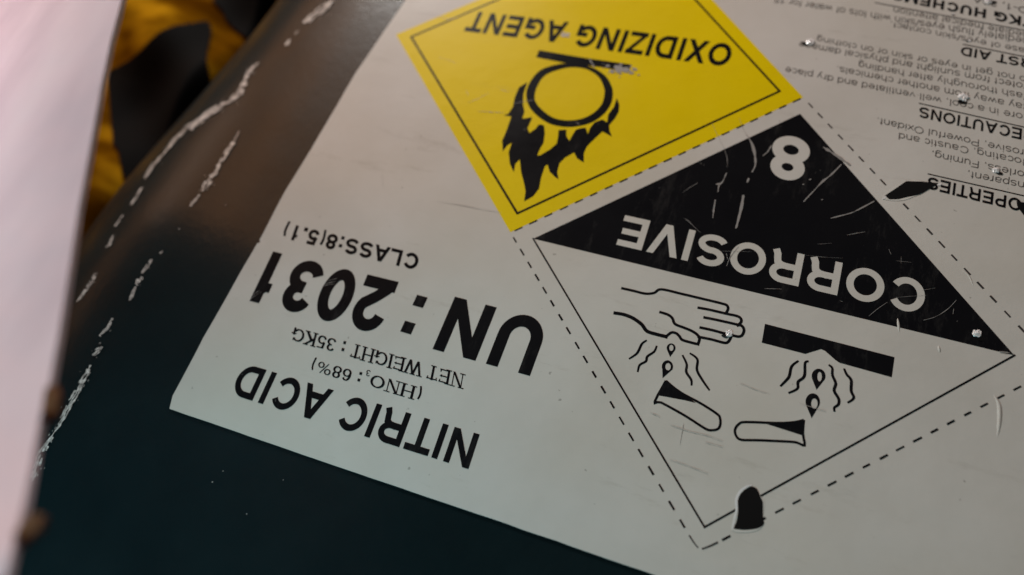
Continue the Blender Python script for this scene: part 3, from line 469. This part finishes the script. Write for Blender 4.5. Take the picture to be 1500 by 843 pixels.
lv = [(x * U, y * U, ZL) for x, y in outline] + [(x * U, y * U, ZL - .0004) for x, y in outline]
no = len(outline)
lf = []
for t in tessellate_polygon([[Vector((x, y, 0)) for x, y in outline]]):
    p, q, r = (outline[i] for i in t)
    cr = (q[0] - p[0]) * (r[1] - p[1]) - (q[1] - p[1]) * (r[0] - p[0])
    lf.append(tuple(t) if cr > 0 else tuple(t[::-1]))
lf += [(i, no + i, no + (i + 1) % no, (i + 1) % no) for i in range(no)]
label = mesh_obj('label', lv, lf, PAPER, drum, label='white printed hazard label with worn edges')

# yellow oxidizing diamond
Ty, Ry, Ly = (Vector(p) for p in YOUT); By = Ry + Ly - Ty
pr = Print(1); pr.poly([tuple(Ty), tuple(Ly), tuple(By), tuple(Ry)])
pr.build('yellow_diamond', YELLOW, label)
Ti, Ri, Li = (Vector(p) for p in YIN); Bi = Ri + Li - Ti
pr = Print(3); pr.ribbon([tuple(p) for p in (Ti, Li, Bi, Ri)], .0115, closed=True)
pr.build('border_line', INK, label)
pr = Print(3); pr.poly(FLAME); pr.build('flame_symbol', INK, label)
pr = Print(3)
def smooth_loop(pts, sub=4):
    out = []
    n = len(pts)
    for i in range(n):
        p0, p1, p2, p3 = (Vector(pts[(i + k - 1) % n]) for k in range(4))
        for s in range(sub):
            t = s / sub
            out.append(tuple(.5 * ((2 * p1) + (p2 - p0) * t + (2 * p0 - 5 * p1 + 4 * p2 - p3) * t * t + (3 * p1 - p0 - 3 * p2 + p3) * t ** 3)))
    return out
def smooth_line(pts, sub=5):
    out = []; n = len(pts)
    g = lambda k: Vector(pts[min(max(k, 0), n - 1)])
    for i in range(n - 1):
        p0, p1, p2, p3 = g(i - 1), g(i), g(i + 1), g(i + 2)
        for s in range(sub):
            t = s / sub
            out.append(tuple(.5 * ((2 * p1) + (p2 - p0) * t + (2 * p0 - 5 * p1 + 4 * p2 - p3) * t * t + (3 * p1 - p0 - 3 * p2 + p3) * t ** 3)))
    out.append(tuple(pts[-1])); return out
pr.loop(smooth_loop(RING[0]), smooth_loop(RING[1])); pr.poly(FBAR)
pr.build('circle_symbol', INK, label)

# corrosive diamond
Lc, Rc, Tc, Bc = (tuple(CORNERS[k]) for k in 'LRTB')
pr = Print(1); pr.poly([Rc, Lc, Bc]); pr.build('black_triangle', INK, label)
pr = Print(2)
pr.ribbon([Rc, Tc], .0075, 's'); pr.ribbon([Tc, Lc], .0078, 's')
pr.build('border_line', INK, label)
def dashes(a, b, count, w, material, skip=(0, 0), frac=.47):
    a, b = Vector(a), Vector(b)
    for i in range(skip[0], count - skip[1]):
        pr = Print(2)
        o1, o2 = random.uniform(-.03, .03), random.uniform(-.03, .03)
        pr.ribbon([tuple(a.lerp(b, (i + .27 + o1) / count)), tuple(a.lerp(b, (i + .27 + frac + o2) / count))], w * random.uniform(.85, 1.1))
        pr.build('dash', material, label)
DR, DT, DB = (Vector(DASHC[k]) for k in 'RTB'); DL = DT + DB - DR
dashes(DR, DT, 21, .0082, INK, (0, 1)); dashes(DT, DL, 21, .0082, INK, (1, 0)); dashes(DB, DL, 21, .0085, DASH); dashes(Ty + Vector((.0, .004)), Ly, 20, .0085, INK, frac=.52)
for q0, q1, w in ((DR, .042, .006), (DL, .05, .0078)):
    pr = Print(2)
    pr.ribbon(smooth_line([tuple(DT + (q0 - DT) * q1), tuple(DT + (q0 - DT) * q1 * .5 + Vector((0, -.002))), tuple(DT + (q0 - DT) * .006 + Vector((0, -.007)))]), w, taper=lambda t: 1 - .3 * t)
    pr.build('dash', DASH, label)
pr = Print(2); pr.poly(BAR); pr.build('corroded_bar_symbol', INK, label)
pr = Print(2)
for pts, w in HAND: pr.ribbon(smooth_line(pts), w, 's')
pr.build('hand_symbol', INK, label)
for (pts, w, fill) in TUBES:
    pr = Print(2); pr.ribbon(wob(smooth_line(pts, 3), .0008, .02), w); pr.poly(fill); pr.build('test_tube_symbol', INK, label)
for o_, i_ in DROPS:
    pr = Print(2); pr.loop(o_, i_); pr.build('drop_symbol', INK, label)
for pts, w in FUMES:
    pr = Print(2); pr.ribbon(smooth_line(pts), w, '', taper=lambda t: .55 + .75 * math.sin(math.pi * (.15 + .7 * t))); pr.build('fume_symbol', INK, label)

# writing
for spec in TEXT:
    pr = Print(3); set_line(pr, spec)
    pr.build('lettering', PAPER if spec[5] == 'paper' else (SMALL if spec[1] == 'R' else INK), label)
for pts in RULES:
    pr = Print(2); pr.ribbon(pts, .0062); pr.build('rule_line', INK, label)

# wear: tears down to the plastic, lifted film, scratches, scuffs, punctures
FIBRE = mat('paper_fibre', (.70, .69, .67), .7)
for pts in TEARS[:2]:
    pr = Print(4); cx = sum(p[0] for p in pts) / len(pts); cy = sum(p[1] for p in pts) / len(pts)
    pr.poly(wob([tuple(Vector((p[0] - cx, p[1] - cy)) * 1.05 + Vector((cx + .004, cy + .002))) for p in smooth_loop(pts, 2) + [pts[0]]], .012, .006, 3)[:-1]); pr.build('torn_edge', FIBRE, label)
for pts in TEARS:
    pr = Print(5); pr.poly(wob(smooth_loop(pts, 2) if pts is TEARS[0] else [tuple(p) for p in pts] + [tuple(pts[0])], .006, .012)[:-1]); pr.build('torn_patch', HOLE, label)
for pts, w in LIFT:
    pr = Print(6); pr.ribbon(smooth_line(pts), w, taper=lambda t: .4 + .8 * math.sin(math.pi * t)); pr.build('lifted_film', FOIL, label)
def rag(seed):
    return lambda t: max(.12, (.30 + 1.0 * math.sin(math.pi * min(1, .12 + .8 * t))) * (.75 + .8 * noise.noise(Vector((t * 7, seed, 0)))))
pr = Print(7)
for k, (pts, w) in enumerate(SCR): pr.ribbon(wob(smooth_line(pts, 6), .0022, .012, k), w * (.72 if w > .007 else .36), taper=rag(k * 1.7))
pr.build('scratches', SCRATCH, label, kind='stuff')
pr = Print(6)
for k, (pts, w) in enumerate(SCUFF_LINES): pr.ribbon(wob(smooth_line(pts, 6), .003, .02, k), w * .42, taper=rag(k * 2.3))
pr.build('scuffs', SCUFF, label, kind='stuff')
for k, pts in enumerate(WORN):            # print rubbed through in small flakes
    pr = Print(6); cx = sum(p[0] for p in pts) / len(pts); cy = sum(p[1] for p in pts) / len(pts)
    rx = (max(p[0] for p in pts) - min(p[0] for p in pts)) / 2; ry = (max(p[1] for p in pts) - min(p[1] for p in pts)) / 2
    for q in range(26 if k == 0 else 9):
        a, d = random.uniform(0, math.tau), random.random() ** .8
        fx, fy, fr = cx + rx * d * math.cos(a), cy + ry * d * math.sin(a), random.uniform(.004, .016) * (1.25 - d)
        ph = random.uniform(0, 9)
        pr.poly([(fx + fr * 1.5 * math.cos(b) * (1 + .7 * noise.noise(Vector((math.cos(b) * 1.6, math.sin(b) * 1.6, ph)))), fy + fr * math.sin(b) * (1 + .7 * noise.noise(Vector((math.cos(b) * 1.6, math.sin(b) * 1.6, ph + 3))))) for b in [math.tau * z / 12 for z in range(12)]])
    pr.build('worn_patch', PAPER if k else SCRATCH, label)
for (cx, cy), r, rot in DENTS:            # punctures: a crumpled lip of film beside a dark hole
    vs, fs = [], []
    N = 9
    for j in range(N):
        for i in range(N):
            u, w_ = i / (N - 1) * 2 - 1, j / (N - 1) * 2 - 1
            d = math.hypot(u, w_)
            hgt = max(0, 1 - d) * (.5 + noise.noise(Vector((u * 2.3 + rot * 9, w_ * 2.3, 4.4 + rot))) * 1.3)
            sx = (1 + .35 * noise.noise(Vector((u * 2, w_ * 2, rot))))
            vs.append(((cx + r * .62 * sx * (u * math.cos(rot) - w_ * math.sin(rot))) * U, (cy + r * .62 * sx * (u * math.sin(rot) + w_ * math.cos(rot))) * U, ZL + 3.6e-4 * (hgt * r * 22) - 5e-5 + 2.6e-4 * (1 if d < .95 else 0) * r * 25))
    for j in range(N - 1):
        for i in range(N - 1):
            u, w_ = (i + .5) / (N - 1) * 2 - 1, (j + .5) / (N - 1) * 2 - 1
            if math.hypot(u, w_) < .98: fs.append((j * N + i, j * N + i + 1, (j + 1) * N + i + 1, (j + 1) * N + i))
    dn = mesh_obj('puncture', vs, fs, FOIL, label)
    pr = Print(6); off = (r * .75 * math.cos(rot + .4), r * .75 * math.sin(rot + .4))
    pr.poly([(cx + off[0] + r * .55 * math.cos(a) * (1 + .4 * noise.noise(Vector((math.cos(a) * 2, math.sin(a) * 2, rot)))), cy + off[1] + r * .34 * math.sin(a)) for a in [math.tau * q / 14 for q in range(14)]])
    pr.build('puncture_hole', HOLE, label)
for k, (pts, w) in enumerate(CREASE):     # raised wrinkles in the film
    P_ = smooth_line(pts, 6); vs, fs = [], []
    for i, p in enumerate(P_):
        a = Vector(P_[max(0, i - 1)]); b = Vector(P_[min(len(P_) - 1, i + 1)]); d = (b - a).normalized(); nn = Vector((-d.y, d.x))
        t = i / (len(P_) - 1); hw = w * .6 * (.4 + math.sin(math.pi * t)); hh = .00016 * math.sin(math.pi * t) * (w / .012)
        for q, h in ((-1, -2e-5), (-.4, hh * .75), (0, hh), (.4, hh * .75), (1, -2e-5)):
            pp = Vector(p) + nn * hw * q; vs.append((pp.x * U, pp.y * U, ZL + h))
    for i in range(len(P_) - 1):
        for q in range(4): fs.append((i * 5 + q, i * 5 + q + 1, (i + 1) * 5 + q + 1, (i + 1) * 5 + q))
    c_ = mesh_obj('wrinkle', vs, fs, PAPER, label, smooth=True)

DUST = mat('dust', (.30, .29, .28), .8)
pr = Print(0); pr.z = -2.2e-4
for x, y in SPECKS:
    r = random.uniform(.0022, .0042); ph = random.uniform(0, 9)
    pr.poly([(x + r * (1 + .6 * math.cos(ph + b)) * math.cos(b), y + r * math.sin(b)) for b in [math.tau * z / 7 for z in range(7)]])
pr.build('dust_specks', DUST, drum, kind='stuff')

# ---------------------------------------------------------------- amber and black cloth bundle beside the drum
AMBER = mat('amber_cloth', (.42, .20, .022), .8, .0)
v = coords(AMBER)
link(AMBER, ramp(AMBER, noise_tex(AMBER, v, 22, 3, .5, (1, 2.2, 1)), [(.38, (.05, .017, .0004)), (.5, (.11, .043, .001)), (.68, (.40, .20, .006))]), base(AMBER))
BLACKC = mat('black_cloth', (.002, .0016, .0016), .8, .04)
def hbundle(x, y):
    p = Vector((x, y, 0))
    f = (  .09 * math.sin((x * .8 + y * 1.15) * 4.0 + 1.2 * noise.noise(p * .8)) + .05 * noise.noise(p * 2.0) + .03 * math.sin((x * 1.3 - y * .4) * 6.1))
    ex = min(1, (x - 3.62) / .4, (9.0 - x) / .9, (y + 7) / .9, (1.05 - y) / .6)
    ex = math.sqrt(max(0.0, 1 - (1 - max(0, min(1, ex))) ** 2))
    return (-.85 + f) * ex + (-5.2) * (1 - ex)
bundle = empty('cloth_bundle', (6.0 * U, -3.0 * U, 0), label='crumpled amber cloth bundle with black shapes beyond the drum', category='cloth')
def grid(x0, x1, y0, y1, st, hf):
    nx, ny = int((x1 - x0) / st), int((y1 - y0) / st)
    vs = [((x0 + (x1 - x0) * i / nx), (y0 + (y1 - y0) * j / ny)) for j in range(ny + 1) for i in range(nx + 1)]
    fs = [(j * (nx + 1) + i, j * (nx + 1) + i + 1, (j + 1) * (nx + 1) + i + 1, (j + 1) * (nx + 1) + i) for j in range(ny) for i in range(nx)]
    return vs, fs
base_at = Vector((6.0 * U, -3.0 * U, 0))
gv, gf = grid(3.62, 9.0, -7.0, 1.05, .06, hbundle)
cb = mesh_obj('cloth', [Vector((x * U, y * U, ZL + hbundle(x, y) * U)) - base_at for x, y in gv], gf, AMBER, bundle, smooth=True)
def inside(p, poly):
    r = False
    for (x1, y1), (x2, y2) in zip(poly, poly[1:] + poly[:1]):
        if (y1 > p[1]) != (y2 > p[1]) and p[0] < (x2 - x1) * (p[1] - y1) / (y2 - y1) + x1: r = not r
    return r
for shape in PATCHES:
    shape = smooth_loop(shape, 4)
    xs_, ys_ = [p[0] for p in shape], [p[1] for p in shape]
    gv, gf = grid(min(xs_), max(xs_), min(ys_), max(ys_), .012, hbundle)
    keep = [f for f in gf if inside((sum(gv[i][0] for i in f) / 4, sum(gv[i][1] for i in f) / 4), shape)]
    used = sorted({i for f in keep for i in f}); ix = {o: q for q, o in enumerate(used)}
    mesh_obj('black_shape', [Vector((gv[i][0] * U, gv[i][1] * U, ZL + hbundle(*gv[i]) * U + .0012)) - base_at for i in used], [tuple(ix[i] for i in f) for f in keep], BLACKC, bundle, smooth=True)

# ---------------------------------------------------------------- pale sheet lying on a carton, its edge jutting over the drum
CARD = mat('carton_board', (.33, .22, .12), .8)
SHEET = mat('pale_sheet', (.74, .60, .66), .6, .3)
v = coords(SHEET)
link(SHEET, ramp(SHEET, noise_tex(SHEET, v, 26, 3, .5, (1.6, .8, 1)), [(.28, (.76, .57, .66)), (.5, (.88, .68, .77)), (.72, (.94, .76, .84))]), base(SHEET))
bump(SHEET, noise_tex(SHEET, v, 30, 3), .3, .004)
E_ = [Vector(p) for p in SHEET_EDGE]       # edge of the sheet, label units
CT = 0.55                                   # carton top
cz = 5.2 + CT
cart = empty('carton', (5.4 * U, 3.2 * U, 0), label='brown cardboard carton standing under the pale pink sheet', category='carton')
def boxv(x0, x1, y0, y1, z0, z1): return [(x, y, z) for z in (z0, z1) for y in (y0, y1) for x in (x0, x1)]
BF = [(0, 2, 3, 1), (4, 5, 7, 6), (0, 1, 5, 4), (2, 6, 7, 3), (0, 4, 6, 2), (1, 3, 7, 5)]
cbx = mesh_obj('carton_body', [(x * U, y * U, z * U) for x, y, z in boxv(-1.4, 1.4, -1.8, 1.8, 0, cz - .03)], BF, CARD, cart)
for s in (-1, 1): mesh_obj('flap', [(x * U, y * U, z * U) for x, y, z in boxv(-1.4 if s < 0 else .015, -.015 if s < 0 else 1.4, -1.8, 1.8, cz - .03, cz)], BF, CARD, cart)
rows = []
S_N = 40
for k, e in enumerate(E_):
    row = []
    for i in range(S_N + 1):
        s = i / S_N
        x = e.x + s * (5.4 - e.x) + .012 * (1 - s) * noise.noise(Vector((e.y * 6, 2, 2))); y = e.y + s * (-.45 + .6 * min(1, k / 10))
        wgt = min(1, max(0, (x - e.x) / max(.3, 3.5 - e.x)))
        wgt = wgt * wgt * (3 - 2 * wgt)
        z = e.z + (CT + .03 - e.z) * min(1, max(0, (x - e.x) / max(.3, 4.1 - e.x)))
        z += .05 * (1 - wgt) * noise.noise(Vector((x * 1.2, y * .8, 5))) * min(1, s * 6)
        row.append((x, y, z))
    rows.append(row)
vs, fs = [], []
TH = .022
for row in rows: vs += [(x * U, y * U, ZL + z * U) for x, y, z in row]
nt = len(vs)
for row in rows: vs += [(x * U, y * U, ZL + (z - TH) * U) for x, y, z in row]
w_ = S_N + 1
for j in range(len(rows) - 1):
    for i in range(S_N):
        a, b, c2, d = j * w_ + i, j * w_ + i + 1, (j + 1) * w_ + i + 1, (j + 1) * w_ + i
        fs.append((a, b, c2, d)); fs.append((nt + d, nt + c2, nt + b, nt + a))
    fs.append((j * w_, (j + 1) * w_, nt + (j + 1) * w_, nt + j * w_)); fs.append((j * w_ + S_N, nt + j * w_ + S_N, nt + (j + 1) * w_ + S_N, (j + 1) * w_ + S_N))
for j in (0, len(rows) - 1):
    for i in range(S_N): fs.append((j * w_ + i, nt + j * w_ + i, nt + j * w_ + i + 1, j * w_ + i + 1))
# sides get their own vertices so that the rim stays crisp
side = [f for f in fs if abs(vs[f[0]][2] - vs[f[2]][2]) > 0 and len({i < nt for i in f}) == 2]
fs = [f for f in fs if len({i < nt for i in f}) == 1]
for f in side:
    b0 = len(vs); vs += [vs[i] for i in f]; fs.append((b0, b0 + 1, b0 + 2, b0 + 3))
org = Vector((5.4 * U, 3.2 * U, ZL + CT * U))
sh = empty('pale_sheet', org, label='smooth pale pink sheet jutting over the edge of the drum', category='sheet')
so = mesh_obj('sheet', [Vector(p) - org for p in vs], fs, SHEET, sh, smooth=False)
bm = bmesh.new(); bm.from_mesh(so.data)
for f in bm.faces: f.smooth = True
bm.to_mesh(so.data); bm.free()
TAB = mat('brown_tape', (.34, .11, .05), .7, .1)
for pts in TABS:
    P_ = [Vector(p) for p in pts]
    n_ = len(P_)
    vs = [(p * U + Vector((0, 0, ZL))) - org for p in P_] + [(p * U + Vector((0, 0, ZL - .0009))) - org for p in P_]
    mesh_obj('torn_tab', vs, [tuple(range(n_)), tuple(range(2 * n_ - 1, n_ - 1, -1))] + [(i, (i + 1) % n_, n_ + (i + 1) % n_, n_ + i) for i in range(n_)], TAB, sh)
